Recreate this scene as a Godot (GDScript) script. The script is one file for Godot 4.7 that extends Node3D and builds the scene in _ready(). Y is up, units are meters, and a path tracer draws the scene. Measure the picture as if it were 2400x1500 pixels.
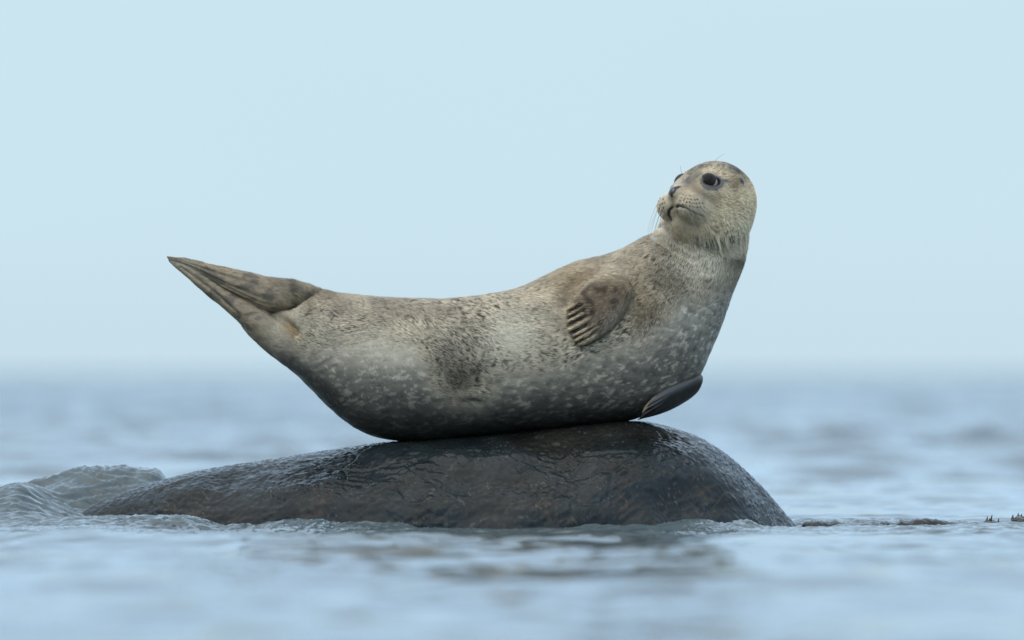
extends Node3D
# A young seal curled up on a wet boulder in shallow, choppy water. Units are metres, y = 0 is the mean water level.
# Inside the builders "px" units are millimetres of the seal's own drawing plan: x = (px - 1200) / 1000, y = (1230 - py) / 1000.

const TAUF := 6.2831853
var rng := RandomNumberGenerator.new()
var nz := FastNoiseLite.new()      # plain simplex, frequency 1
var nz2 := FastNoiseLite.new()
var cell := FastNoiseLite.new()

# ---------------------------------------------------------------- small helpers
func wx(px: float) -> float: return (px - 1200.0) * 0.001
func wy(py: float) -> float: return (1230.0 - py) * 0.001

func sstep(a: float, b: float, x: float) -> float:
	var t := clampf((x - a) / (b - a), 0.0, 1.0)
	return t * t * (3.0 - 2.0 * t)

func blob(px: float, py: float, cx: float, cy: float, rx: float, ry: float, turn := 0.0) -> float:
	var dx := px - cx
	var dy := py - cy
	if turn != 0.0:
		var c := cos(turn)
		var s := sin(turn)
		var ex := dx * c + dy * s
		dy = -dx * s + dy * c
		dx = ex
	var q := (dx * dx) / (rx * rx) + (dy * dy) / (ry * ry)
	return exp(-q) if q < 9.0 else 0.0

func line_dist(px: float, py: float, pts: PackedVector2Array) -> float:
	var best := 1e9
	var p := Vector2(px, py)
	for i in pts.size() - 1:
		var a := pts[i]
		var ab := pts[i + 1] - a
		var t := clampf((p - a).dot(ab) / maxf(ab.length_squared(), 1e-9), 0.0, 1.0)
		best = minf(best, p.distance_squared_to(a + ab * t))
	return sqrt(best)

func curve_at(xs: PackedFloat32Array, ys: PackedFloat32Array, x: float) -> float:
	var n := xs.size()
	if x <= xs[0]: return ys[0]
	if x >= xs[n - 1]: return ys[n - 1]
	var k := 0
	while x > xs[k + 1]: k += 1
	var t := (x - xs[k]) / (xs[k + 1] - xs[k])
	var y0 := ys[maxi(k - 1, 0)]
	var y3 := ys[mini(k + 2, n - 1)]
	var m1 := (ys[k + 1] - y0) / (xs[k + 1] - xs[maxi(k - 1, 0)]) * (xs[k + 1] - xs[k])
	var m2 := (y3 - ys[k]) / (xs[mini(k + 2, n - 1)] - xs[k]) * (xs[k + 1] - xs[k])
	var t2 := t * t
	var t3 := t2 * t
	return (2 * t3 - 3 * t2 + 1) * ys[k] + (t3 - 2 * t2 + t) * m1 + (-2 * t3 + 3 * t2) * ys[k + 1] + (t3 - t2) * m2

func tag(o: Node3D, label := "", category := "", group := "", kind := "") -> void:
	if label: o.set_meta("label", label)
	if category: o.set_meta("category", category)
	if group: o.set_meta("group", group)
	if kind: o.set_meta("kind", kind)

class Geo:
	var v := PackedVector3Array()
	var n := PackedVector3Array()
	var c := PackedColorArray()
	var i := PackedInt32Array()
	var uv := PackedVector2Array()

func commit(g: Geo, called: String, mat: Material, parent: Node = self) -> MeshInstance3D:
	var a := []
	a.resize(Mesh.ARRAY_MAX)
	a[Mesh.ARRAY_VERTEX] = g.v
	a[Mesh.ARRAY_NORMAL] = g.n
	if g.c.size() == g.v.size(): a[Mesh.ARRAY_COLOR] = g.c
	if g.uv.size() == g.v.size(): a[Mesh.ARRAY_TEX_UV] = g.uv
	a[Mesh.ARRAY_INDEX] = g.i
	var m := ArrayMesh.new()
	m.add_surface_from_arrays(Mesh.PRIMITIVE_TRIANGLES, a, [], {}, 0)
	m.surface_set_material(0, mat)
	var o := MeshInstance3D.new()
	o.name = called
	o.mesh = m
	parent.add_child(o, true)
	return o

# normals of a nu x nv grid of points; sgn chooses the outer side
func grid_normals(P: PackedVector3Array, nu: int, nv: int, wrap: bool, sgn: float) -> PackedVector3Array:
	var N := PackedVector3Array()
	N.resize(nu * nv)
	for i in nu:
		var i0 := maxi(i - 1, 0) * nv
		var i1 := mini(i + 1, nu - 1) * nv
		for j in nv:
			var j0 := (j - 1 + nv) % nv if wrap else maxi(j - 1, 0)
			var j1 := (j + 1) % nv if wrap else mini(j + 1, nv - 1)
			var k := i * nv
			N[k + j] = (P[i1 + j] - P[i0 + j]).cross(P[k + j1] - P[k + j0]).normalized() * sgn
	return N

func grid_add(g: Geo, P: PackedVector3Array, N: PackedVector3Array, C: PackedColorArray, nu: int, nv: int, wrap: bool, sgn: float) -> void:
	var base := g.v.size()
	g.v.append_array(P)
	g.n.append_array(N)
	g.c.append_array(C)
	var cols := nv if wrap else nv - 1
	var I := PackedInt32Array()
	I.resize((nu - 1) * cols * 6)
	var w := 0
	for i in nu - 1:
		for j in cols:
			var a := base + i * nv + j
			var d := base + i * nv + (j + 1) % nv
			var b := a + nv
			var c := d + nv
			if sgn > 0.0:
				I[w] = a; I[w + 1] = c; I[w + 2] = b; I[w + 3] = a; I[w + 4] = d; I[w + 5] = c
			else:
				I[w] = a; I[w + 1] = b; I[w + 2] = c; I[w + 3] = a; I[w + 4] = c; I[w + 5] = d
			w += 6
	g.i.append_array(I)

func tube(pts: PackedVector3Array, r0: float, r1: float, col: Color, sides := 6) -> Geo:
	var g := Geo.new()
	var P := PackedVector3Array()
	var C := PackedColorArray()
	var nu := pts.size()
	for i in nu:
		var d := (pts[mini(i + 1, nu - 1)] - pts[maxi(i - 1, 0)]).normalized()
		var s := d.cross(Vector3(0.31, 0.2, 0.93)).normalized()
		var t := d.cross(s)
		var r := lerpf(r0, r1, float(i) / (nu - 1))
		for j in sides:
			var a := TAUF * j / sides
			P.append(pts[i] + (s * cos(a) + t * sin(a)) * r)
			C.append(col)
	var N := grid_normals(P, nu, sides, true, 1.0)
	var out := 1.0 if N[sides].dot(P[sides] - pts[1]) > 0.0 else -1.0
	if out < 0.0: N = grid_normals(P, nu, sides, true, -1.0)
	grid_add(g, P, N, C, nu, sides, true, out)
	return g

func bez(a: Vector3, b: Vector3, c: Vector3, n := 12) -> PackedVector3Array:
	var p := PackedVector3Array()
	for i in n:
		var t := float(i) / (n - 1)
		p.append(a * (1 - t) * (1 - t) + b * 2 * t * (1 - t) + c * t * t)
	return p

func mat_vc(rough: float, spec := 0.5) -> StandardMaterial3D:
	var m := StandardMaterial3D.new()
	m.vertex_color_use_as_albedo = true
	m.roughness = rough
	m.metallic_specular = spec
	return m

# ---------------------------------------------------------------- the scene
func _ready() -> void:
	# camera: a long lens low above the water, focused on the seal
	var cam := Camera3D.new()
	cam.name = "camera"
	add_child(cam)
	var at := CameraAttributesPhysical.new()
	var half := 0.75 / 14.0
	at.frustum_focal_length = 12.0 / half
	at.frustum_focus_distance = 13.88
	at.frustum_near = 0.1
	at.frustum_far = 9000.0
	at.exposure_aperture = 2.4
	cam.attributes = at
	cam.position = Vector3(0, 0.36, 14)
	cam.look_at(Vector3(0, 0.48, 0))
	cam.fov = rad_to_deg(2.0 * atan(half))
	cam.far = 9000.0
	cam.current = true

	# sky: bright, thin overcast, made brighter and bluer overhead to light seal and water
	var env := Environment.new()
	env.background_mode = Environment.BG_SKY
	env.sky = Sky.new()
	env.sky.sky_material = sky_material()
	env.tonemap_mode = Environment.TONE_MAPPER_LINEAR
	env.tonemap_exposure = 1.0
	env.sdfgi_enabled = true
	env.ssao_enabled = true
	env.ssil_enabled = true
	var we := WorldEnvironment.new()
	we.name = "environment"
	we.environment = env
	add_child(we)
	var sun := DirectionalLight3D.new()
	sun.name = "sun"
	sun.light_color = Color(1.0, 0.91, 0.77)
	sun.light_energy = 0.44
	sun.light_angular_distance = 80.0
	sun.shadow_enabled = true
	add_child(sun)
	sun.look_at_from_position(Vector3(-1.4, 3.0, 1.0), Vector3.ZERO)

	rng.seed = 7
	for q in [nz, nz2]:
		q.noise_type = FastNoiseLite.TYPE_SIMPLEX_SMOOTH
		q.fractal_type = FastNoiseLite.FRACTAL_NONE
		q.frequency = 1.0
	nz.seed = 11
	nz2.seed = 47
	cell.noise_type = FastNoiseLite.TYPE_CELLULAR
	cell.fractal_type = FastNoiseLite.FRACTAL_NONE
	cell.frequency = 1.0
	cell.cellular_return_type = FastNoiseLite.RETURN_DISTANCE2_SUB
	cell.seed = 5

	build_water()
	build_boulder()
	build_ledge()
	build_seal()

func sky_material() -> PanoramaSkyMaterial:
	var h := 512
	var w := 1024
	var im := Image.create_empty(w, h, false, Image.FORMAT_RGBF)
	var n := FastNoiseLite.new()
	n.seed = 3
	n.frequency = 1.0
	n.fractal_octaves = 4
	for y in h:
		var el := 90.0 - (y + 0.5) / h * 180.0
		var low := Color(0.575, 0.745, 0.840)
		var mid := Color(0.605, 0.790, 0.880)
		var c := low.lerp(mid, sstep(0.1, 1.6, el))
		c = c.lerp(Color(0.80, 1.14, 1.50), sstep(3.2, 10.0, el))
		c = c.lerp(Color(1.12, 1.42, 1.76), sstep(8.0, 36.0, el))
		c = c.lerp(Color(1.32, 1.36, 1.40), sstep(34.0, 90.0, el))
		var e := deg_to_rad(el)
		for x in w:
			var a := TAUF * x / w
			var k := n.get_noise_3d(cos(a) * cos(e) * 1.6, sin(e) * 4.0, sin(a) * cos(e) * 1.6)
			im.set_pixel(x, y, c * (1.0 + 0.05 * k))
	var m := PanoramaSkyMaterial.new()
	m.panorama = ImageTexture.create_from_image(im)
	return m

# ---------------------------------------------------------------- water
func hump(x: float, z: float, px: float, cz: float, hgt: float, left: float, right: float, sz: float, pw := 2.0) -> float:
	var dx := x - wx(px)
	var q := absf(dx) / (left if dx < 0.0 else right)
	var r := absf(z - cz) / sz
	if q > 2.6 or r > 2.6: return 0.0
	return hgt * exp(-pow(q, pw) - r * r)

var RIDGES := [[1893, 0.16, 0.007, 0.018], [1925, 0.12, 0.008, 0.024], [1962, 0.17, 0.006, 0.016], [1996, 0.13, 0.007, 0.028], [2040, 0.18, 0.006, 0.020], [2078, 0.12, 0.008, 0.022], [2118, 0.10, 0.006, 0.03], [2215, 0.10, 0.007, 0.035], [2262, 0.15, 0.006, 0.025], [2300, 0.11, 0.007, 0.02], [2345, 0.14, 0.008, 0.022], [2378, 0.12, 0.008, 0.025]]

func water_height(x: float, z: float, cellsize: float) -> float:
	var dist := 14.0 - z
	var h := 0.0
	var near := exp(-z * z / 1.2 - pow(absf(x) / 1.6, 4.0))
	var grow := sstep(0.5, -14.0, z)
	# offshore swell
	if cellsize < 6.0:
		var far := sstep(-0.8, -11.0, z)
		h += 0.080 * far * nz.get_noise_2d(x / 7.0, z / 4.0 + 3.1) + 0.100 * far * (0.4 - absf(nz2.get_noise_2d(x / 3.0, z / 1.9)))
		h += 0.16 * sstep(-60.0, -300.0, z) * nz.get_noise_2d(x / 26.0, z / 15.0)
	# chop
	if cellsize < 0.5:
		var a := nz.get_noise_2d(x / 1.15 + 9.0, z / 0.75)
		h += (0.009 + 0.034 * grow) * (0.55 - 1.4 * absf(a)) + (0.0060 + 0.007 * grow) * nz2.get_noise_2d(x / 0.55, z / 0.34 + 7.0)
	if z > -1.0:
		var roll := z - 1.55 + 0.30 * nz.get_noise_2d(x / 1.3, z * 0.4 + 5.0) + 0.12 * nz2.get_noise_2d(x / 0.5, z * 0.8)
		h += 0.0105 * sstep(0.5, 1.3, z) * (1.0 + cos(TAUF * roll / 1.15)) * (0.85 + 0.5 * nz2.get_noise_2d(x / 1.1 + 3.0, z / 1.5))
	if cellsize < 0.12:
		var calm := 1.0 + 0.4 * exp(-pow((z - 1.5) / 0.9, 2.0))
		calm *= 0.72 + 0.75 * nz2.get_noise_2d(x / 0.9 + 17.0, z / 1.3)
		h += 0.0052 * calm * nz.get_noise_2d(x / 0.26 + 31.0, z / 0.16)
		h += 0.0024 * calm * nz2.get_noise_2d(x / 0.10, z / 0.06)
	# water heaping up round the boulder
	if near > 0.01:
		var big := hump(x, z, 44, 0.06, 0.078, 0.22, 0.085, 0.17, 1.7) + hump(x, z, 345, -0.24, 0.120, 0.30, 0.062, 0.18, 2.2) + hump(x, z, 110, -0.16, 0.045, 0.3, 0.2, 0.14)
		var small := hump(x, z, 1610, 0.47, 0.018, 0.07, 0.09, 0.07) + hump(x, z, 1390, 0.50, 0.010, 0.06, 0.05, 0.06) + hump(x, z, 460, 0.36, 0.026, 0.12, 0.07, 0.08)
		small += hump(x, z, 690, 0.44, 0.020, 0.06, 0.12, 0.07) + hump(x, z, 250, 0.33, 0.020, 0.2, 0.16, 0.10) + hump(x, z, 860, 0.52, 0.012, 0.05, 0.09, 0.06)
		pass
		small += hump(x, z, 1935, 0.11, 0.009, 0.05, 0.06, 0.014) + hump(x, z, 2025, 0.15, 0.006, 0.04, 0.03, 0.012)
		small += hump(x, z, 575, 0.40, 0.012, 0.03, 0.05, 0.04) + hump(x, z, 960, 0.53, 0.010, 0.05, 0.03, 0.04) + hump(x, z, 1130, 0.55, 0.005, 0.03, 0.05, 0.03) + hump(x, z, 1255, 0.54, 0.011, 0.03, 0.06, 0.035)
		small += hump(x, z, 1480, 0.50, 0.009, 0.04, 0.03, 0.03) + hump(x, z, 1735, 0.40, 0.013, 0.04, 0.03, 0.04) - hump(x, z, 1120, 0.54, 0.012, 0.12, 0.15, 0.10) - hump(x, z, 1850, 0.2, 0.010, 0.10, 0.10, 0.16)
		if x > 0.64 and absf(z - 0.14) < 0.12:                # a string of short steep ripples over a ledge under water
			for r in RIDGES: small += hump(x, z, r[0], r[1], r[2], r[3], r[3] * 1.3, 0.009)
		h += big + small
		if cellsize < 0.03:
			var wz := minf(1.15, sstep(0.0, 0.03, big + small) + 0.85 * near * sstep(0.75, 0.40, absf(z - 0.30)))
			var wob := nz.get_noise_2d(x * 6.0, z * 6.0) * 0.05
			var rid := 1.0 - 2.0 * absf(nz2.get_noise_2d((x + wob) / 0.15 + z * 5.0, (z + wob * 0.6) / 0.036))
			var rid2 := 1.0 - 2.0 * absf(nz.get_noise_2d((x - wob) / 0.060 + z * 9.0, z / 0.019))
			h += wz * (0.0056 * rid + 0.0021 * rid2 + 0.0006 * nz.get_noise_2d(x / 0.011, z / 0.009))
	return h

func build_water() -> void:
	var zs := PackedFloat32Array()
	var z := 14.5
	while z > -8000.0:
		zs.append(z)
		var d := 0.0065 + 0.0062 * maxf(0.0, -z - 0.7) + 0.0055 * maxf(0.0, z - 0.9)
		z -= d
	var nu := zs.size()
	var nv := 640
	var P := PackedVector3Array()
	P.resize(nu * nv)
	var k := 0
	for i in nu:
		z = zs[i]
		var hw := 1.32 + 0.11 * maxf(0.0, -z - 0.5) + 0.06 * maxf(0.0, z - 1.0)
		var dz := absf(zs[i] - zs[maxi(i - 1, 0)])
		for j in nv:
			var s := 2.0 * j / (nv - 1) - 1.0
			var x := hw * (s + 60.0 * pow(s, 31.0))
			var cs := maxf(dz, hw * 2.0 / nv * (1.0 + 900.0 * pow(absf(s), 30.0)))
			P[k] = Vector3(x, water_height(x, z, cs), z)
			k += 1
	var N := grid_normals(P, nu, nv, false, 1.0)
	var sgn := 1.0
	if N[nv * (nu / 2) + nv / 2].y < 0.0:
		sgn = -1.0
		N = grid_normals(P, nu, nv, false, sgn)
	var g := Geo.new()
	grid_add(g, P, N, PackedColorArray(), nu, nv, false, sgn)
	for p in P: g.uv.append(Vector2(0.5, clampf(maxf(log(1.0 + maxf(0.0, -p.z - 2.0) / 6.0) / 3.6, 0.26 * sstep(0.8, 2.2, p.z)), 0.0, 1.0)))   # ripples too small to build, farther out
	var m := StandardMaterial3D.new()
	m.albedo_color = Color(0.066, 0.088, 0.095).linear_to_srgb()
	m.roughness = 1.0
	var gr := Gradient.new()
	gr.set_color(0, Color(0.03, 0.03, 0.03))
	gr.set_color(1, Color(0.26, 0.26, 0.26))
	var gt := GradientTexture2D.new()
	gt.gradient = gr
	gt.width = 8
	gt.height = 256
	gt.fill_from = Vector2(0, 0)
	gt.fill_to = Vector2(0, 1)
	m.roughness_texture = gt
	m.texture_repeat = false
	m.metallic_specular = 0.36
	var o := commit(g, "water", m)
	tag(o, "grey blue choppy sea reaching from the foreground to the horizon", "sea", "", "structure")

# ---------------------------------------------------------------- boulder
var RX := PackedFloat32Array([140, 190, 250, 330, 410, 500, 600, 700, 800, 900, 1000, 1100, 1200, 1300, 1400, 1490, 1540, 1600, 1650, 1700, 1750, 1800, 1840, 1870, 1900, 1935])
var RY := PackedFloat32Array([1232, 1203, 1170, 1139, 1117, 1097, 1082, 1066, 1050, 1037, 1030, 1022, 1012, 1001, 992, 987, 993, 1010, 1031, 1063, 1105, 1156, 1203, 1237, 1275, 1330])
var WX := PackedFloat32Array([140, 250, 400, 600, 900, 1200, 1500, 1700, 1850, 1935])
var WZ := PackedFloat32Array([0.10, 0.20, 0.29, 0.36, 0.44, 0.47, 0.45, 0.38, 0.26, 0.14])

func rock_mat() -> StandardMaterial3D:
	var m := mat_vc(0.40, 0.20)
	m.roughness = 1.0
	var fr := FastNoiseLite.new()
	fr.seed = 33
	fr.frequency = 0.02
	fr.fractal_octaves = 5
	fr.fractal_gain = 0.6
	var ri := fr.get_seamless_image(512, 512)
	ri.adjust_bcs(0.85, 1.7, 1.0)
	m.roughness_texture = ImageTexture.create_from_image(ri)
	m.roughness_texture_channel = BaseMaterial3D.TEXTURE_CHANNEL_RED
	m.clearcoat_enabled = true
	m.clearcoat = 0.20
	m.clearcoat_roughness = 0.22
	# fine relief of the stone
	var w := 512
	var im := Image.create_empty(w, w, false, Image.FORMAT_L8)
	var f := FastNoiseLite.new()
	f.seed = 21
	f.fractal_octaves = 4
	f.frequency = 0.045
	f.fractal_type = FastNoiseLite.FRACTAL_RIDGED
	im = f.get_seamless_image(w, w)
	m.heightmap_enabled = true
	m.heightmap_texture = ImageTexture.create_from_image(im)
	m.heightmap_scale = 0.022
	m.uv1_triplanar = true
	m.uv1_world_triplanar = true
	m.uv1_scale = Vector3(3.2, 11.0, 5.0)
	return m

func build_boulder() -> void:
	var nu := 640
	var nv := 300
	var P := PackedVector3Array()
	P.resize(nu * nv)
	var k := 0
	for i in nu:
		var px := lerpf(140.0, 1935.0, float(i) / (nu - 1))
		var top := wy(curve_at(RX, RY, px))
		var w := curve_at(WX, WZ, px)
		var low := -0.34
		for j in nv:
			var t := float(j) / (nv - 1)
			var a := lerpf(-1.62, 1.62, t) if t < 0.25 else lerpf(-0.81, 1.62, (t - 0.25) / 0.75)
			var s := sin(a)
			var c := cos(a)
			P[k] = Vector3(wx(px), low + (top - low) * pow(maxf(c, 0.0), 0.72), w * signf(s) * pow(absf(s), 0.95))
			k += 1
	var sgn := 1.0
	var N := grid_normals(P, nu, nv, false, sgn)
	if N[nv * 300 + 150].y < 0.0:
		sgn = -1.0
		N = grid_normals(P, nu, nv, false, sgn)
	var C := PackedColorArray()
	C.resize(nu * nv)
	for q in nu * nv:
		var p := P[q]
		var side := sstep(0.02, 0.16, p.z)           # keep the ridge line where it is
		var d := side * (0.015 * nz.get_noise_3d(p.x * 3.5, p.y * 5.0, p.z * 4.0) + 0.005 * nz2.get_noise_3d(p.x * 8.0 + p.y * 5.0, p.y * 13.0 - p.x * 3.0, p.z * 9.0))
		var lx := p.x * 0.94 + p.y * 0.34               # the beds of the stone dip to the right
		var ly := p.y * 0.94 - p.x * 0.34 * sstep(-0.6, 0.6, p.x) + 0.02 * nz.get_noise_2d(p.x * 7.0, p.z * 7.0)
		var bed := nz2.get_noise_3d(lx * 5.0, ly * 30.0, p.z * 12.0)
		d += 0.0013 * side * (1.0 - 2.2 * absf(bed))
		var cr := absf(nz.get_noise_3d(lx * 3.0 + 4.0, ly * 10.0, p.z * 4.0 + 2.0))
		d -= 0.005 * side * exp(-pow(cr / 0.012, 2.0)) * sstep(-0.1, 0.3, nz2.get_noise_3d(p.x * 3.0, p.y * 3.0, 4.0))
		d += side * (0.0010 * nz2.get_noise_3d(lx * 10.0, ly * 85.0, p.z * 30.0) + 0.0008 * nz.get_noise_3d(lx * 26.0, ly * 190.0, p.z * 70.0))
		var wv := 0.35 * nz.get_noise_3d(p.x * 8.0, p.y * 10.0, p.z * 8.0)
		var plate := cell.get_noise_3d(lx * 5.0 + wv, ly * 13.0 + wv, p.z * 7.0)
		d -= 0.0032 * side * exp(-pow((plate + 1.0) / 0.05, 2.0)) * sstep(-0.25, 0.25, nz2.get_noise_3d(p.x * 4.0, p.y * 6.0, 9.0))
		d += 0.0012 * nz.get_noise_3d(p.x * 45.0, p.y * 70.0, p.z * 60.0) + 0.0009 * nz2.get_noise_3d(p.x * 110.0, p.y * 160.0, p.z * 130.0)
		P[q] = p + N[q] * d
		# stone colour: slate, with a brown film of weed on the crown, rust and pale scratches lower down
		var tone := 1.0 + 0.35 * nz.get_noise_3d(p.x * 9.0, p.y * 14.0, p.z * 9.0) + 0.22 * nz2.get_noise_3d(p.x * 60.0, p.y * 80.0, p.z * 60.0)
		var col := Color(0.012, 0.017, 0.019) * tone
		var film := sstep(0.155, 0.215, p.y + 0.03 * nz2.get_noise_3d(p.x * 4.0, p.y * 10.0, p.z * 5.0) - 0.035 * sstep(0.15, -0.5, p.x) + 0.0)
		col = col.lerp(Color(0.016, 0.014, 0.011) * tone, film * 0.75)
		var rust := sstep(0.52, 0.78, 0.75 * nz2.get_noise_3d(p.x * 62.0, p.y * 70.0, p.z * 62.0) + 0.6 * nz.get_noise_3d(p.x * 7.0, p.y * 7.0, p.z * 7.0)) * sstep(0.16, 0.05, p.y)
		col = col.lerp(Color(0.120, 0.070, 0.030), rust * 0.22)
		var scr := exp(-pow(nz.get_noise_3d(lx * 22.0, ly * 70.0, p.z * 20.0) / 0.035, 2.0)) * sstep(0.1, 0.4, nz2.get_noise_3d(p.x * 12.0, p.y * 12.0, p.z * 12.0))
		col = col.lerp(Color(0.115, 0.115, 0.110), scr * 0.5)
		C[q] = col
	N = grid_normals(P, nu, nv, false, sgn)
	var g := Geo.new()
	grid_add(g, P, N, C, nu, nv, false, sgn)
	var o := commit(g, "boulder", rock_mat())
	tag(o, "large dark wet whaleback boulder rising from the water under the seal", "rock")

func small_stone(called: String, px: float, py: float, z: float, rx: float, ry: float, rz: float, sd: float) -> MeshInstance3D:
	var nu := 40
	var nv := 60
	var P := PackedVector3Array()
	var C := PackedColorArray()
	for i in nu:
		var a := PI * i / (nu - 1)
		for j in nv:
			var b := TAUF * j / nv
			var u := Vector3(cos(a), sin(a) * cos(b), sin(a) * sin(b))
			var r := 1.0 + 0.22 * nz.get_noise_3d(u.x * 1.6 + sd, u.y * 1.6, u.z * 1.6) + 0.09 * nz2.get_noise_3d(u.x * 6.0, u.y * 6.0 + sd, u.z * 6.0)
			P.append(Vector3(u.x * rx, u.y * ry, u.z * rz) * r)
			C.append(Color(0.016, 0.015, 0.013) * (1.0 + 0.4 * nz.get_noise_3d(u.x * 9.0, u.y * 9.0 + sd, u.z * 9.0)))
	var N := grid_normals(P, nu, nv, true, 1.0)
	var s := 1.0 if N[nv * 20].dot(P[nv * 20]) > 0.0 else -1.0
	if s < 0.0: N = grid_normals(P, nu, nv, true, -1.0)
	var g := Geo.new()
	grid_add(g, P, N, C, nu, nv, true, s)
	var o := commit(g, called, mat_vc(0.25))
	o.position = Vector3(wx(px), wy(py), z)
	return o

# a long low ledge of the same slate, its back only just breaking the surface
func low_ledge() -> void:
	var nu := 360
	var nv := 26
	var P := PackedVector3Array()
	var C := PackedColorArray()
	for i in nu:
		var t := float(i) / (nu - 1)
		var px := lerpf(1862.0, 2312.0, t)
		var x := wx(px)
		var top := 0.0062 + 0.0065 * nz.get_noise_1d(x * 26.0) + 0.0018 * nz2.get_noise_1d(x * 70.0) + 0.009 * blob(px, 0.0, 2150.0, 0.0, 75.0, 1.0) + 0.004 * blob(px, 0.0, 1920.0, 0.0, 40.0, 1.0)
		top -= 0.03 * (sstep(0.04, 0.0, t) + sstep(0.94, 1.0, t))
		var zc := 0.12 + 0.02 * nz2.get_noise_1d(x * 9.0 + 3.0)
		var w := 0.034 + 0.012 * nz.get_noise_1d(x * 14.0 + 8.0)
		for j in nv:
			var a := lerpf(-1.5, 1.5, float(j) / (nv - 1))
			var y := -0.045 + (top + 0.045) * pow(cos(a), 0.5)
			var z := zc + w * sin(a)
			P.append(Vector3(x, y + 0.0014 * nz.get_noise_2d(x * 60.0, z * 90.0), z))
			C.append(Color(0.015, 0.016, 0.014) * (1.0 + 0.5 * nz2.get_noise_2d(x * 50.0, z * 70.0)))
	var N := grid_normals(P, nu, nv, false, 1.0)
	var s := 1.0 if N[nv * 180 + 13].y > 0.0 else -1.0
	if s < 0.0: N = grid_normals(P, nu, nv, false, -1.0)
	var g := Geo.new()
	grid_add(g, P, N, C, nu, nv, false, s)
	var o := commit(g, "rock_ledge", mat_vc(0.22, 0.35))
	tag(o, "long low dark rock ledge barely breaking the surface right of the boulder", "rock")

func weed_tip(h: float, r: float, lean: float) -> Geo:
	var pts := PackedVector3Array()
	for i in 6:
		var t := i / 5.0
		pts.append(Vector3(lean * h * t * t, h * (t * 1.25 - 0.25), 0.0))
	return tube(pts, r, r * 0.15, Color(0.030, 0.022, 0.012), 7)

func build_ledge() -> void:
	low_ledge()
	var spec := [
		["stone", 2396.0, 1238.0, 0.08, 0.046, 0.030, 0.05, 5.0, "small dark stone with weed tips at the far right edge", [[-30.0, 10.0], [-18.0, 14.0], [-10.0, 12.0], [4.0, 14.0]]],
		["stone", 2320.0, 1240.0, 0.04, 0.042, 0.020, 0.05, 9.0, "low stone awash with a tuft of three dark pointed weed tips", [[-11.0, 15.0], [-5.0, 11.0], [-1.0, 19.0], [16.0, 10.0]]],
	]
	var mw := mat_vc(0.4)
	for s in spec:
		var o := small_stone(s[0], s[1], s[2], s[3], s[4], s[5], s[6], s[7])
		tag(o, s[8], "stone", "stones awash right of the boulder")
		for w in s[9]:
			var t := commit(weed_tip(w[1] * 0.001, 0.0045, 0.15), "weed_tip", mw, o)
			t.position = Vector3(w[0] * 0.001, s[5] * 0.80, 0.0)

# ---------------------------------------------------------------- seal: trunk
# stations from the tip of the lower hind flipper to the head: upper point, lower point, half depth, depth of the axis
var ST := [
	[394, 605, 396, 613, 4, 0], [421, 611, 413, 630, 9, 2], [450, 624, 438, 651, 14, 4], [500, 652, 480, 690, 20, 6], [558, 689, 530, 729, 27, 8],
	[600, 711, 560, 754, 33, 8], [642, 722, 585, 787, 42, 5], [690, 708, 626, 826, 60, 0], [740, 678, 680, 866, 84, 0], [796, 686, 738, 922, 106, 0],
	[860, 692, 800, 979, 124, 0], [930, 697, 868, 1019, 137, 0], [1000, 700, 960, 1036, 144, 0], [1080, 698, 1060, 1030, 148, 0], [1150, 689, 1160, 1020, 150, 0],
	[1220, 672, 1260, 1009, 152, 0], [1290, 641, 1350, 999, 154, 0], [1350, 615, 1440, 993, 156, 0], [1410, 601, 1520, 972, 156, 0], [1455, 583, 1590, 925, 150, 0],
	[1490, 566, 1641, 878, 138, 2], [1515, 553, 1676, 802, 120, 5], [1531, 545, 1701, 735, 106, 8], [1543, 533, 1722, 678, 97, 12], [1553, 515, 1744, 616, 90, 18],
	[1575, 492, 1752, 560, 80, 24], [1605, 472, 1745, 510, 60, 28], [1640, 455, 1720, 470, 25, 30]]
# the upper hind flipper, from its tip to where it goes into the hip
var HF := [[391, 602, 395, 608, 3, 4], [430, 605, 424, 617, 8, 6], [480, 616, 470, 641, 13, 10], [540, 629, 525, 676, 19, 14], [600, 642, 583, 709, 25, 18], [645, 650, 628, 730, 30, 22], [690, 656, 682, 732, 34, 24],
	[725, 666, 720, 729, 33, 20], [750, 676, 745, 720, 26, 12], [766, 690, 763, 708, 10, 0]]

func station(S: Array, t: float) -> PackedFloat32Array:
	var n := S.size()
	var f := clampf(t, 0.0, 1.0) * (n - 1)
	var k := mini(int(f), n - 2)
	var u := f - k
	var o := PackedFloat32Array()
	for c in 6:
		var p0: float = S[maxi(k - 1, 0)][c]
		var p1: float = S[k][c]
		var p2: float = S[k + 1][c]
		var p3: float = S[mini(k + 2, n - 1)][c]
		o.append(0.5 * (2.0 * p1 + (p2 - p0) * u + (2.0 * p0 - 5.0 * p1 + 4.0 * p2 - p3) * u * u + (3.0 * p1 - p0 - 3.0 * p2 + p3) * u * u * u))
	return o

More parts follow.
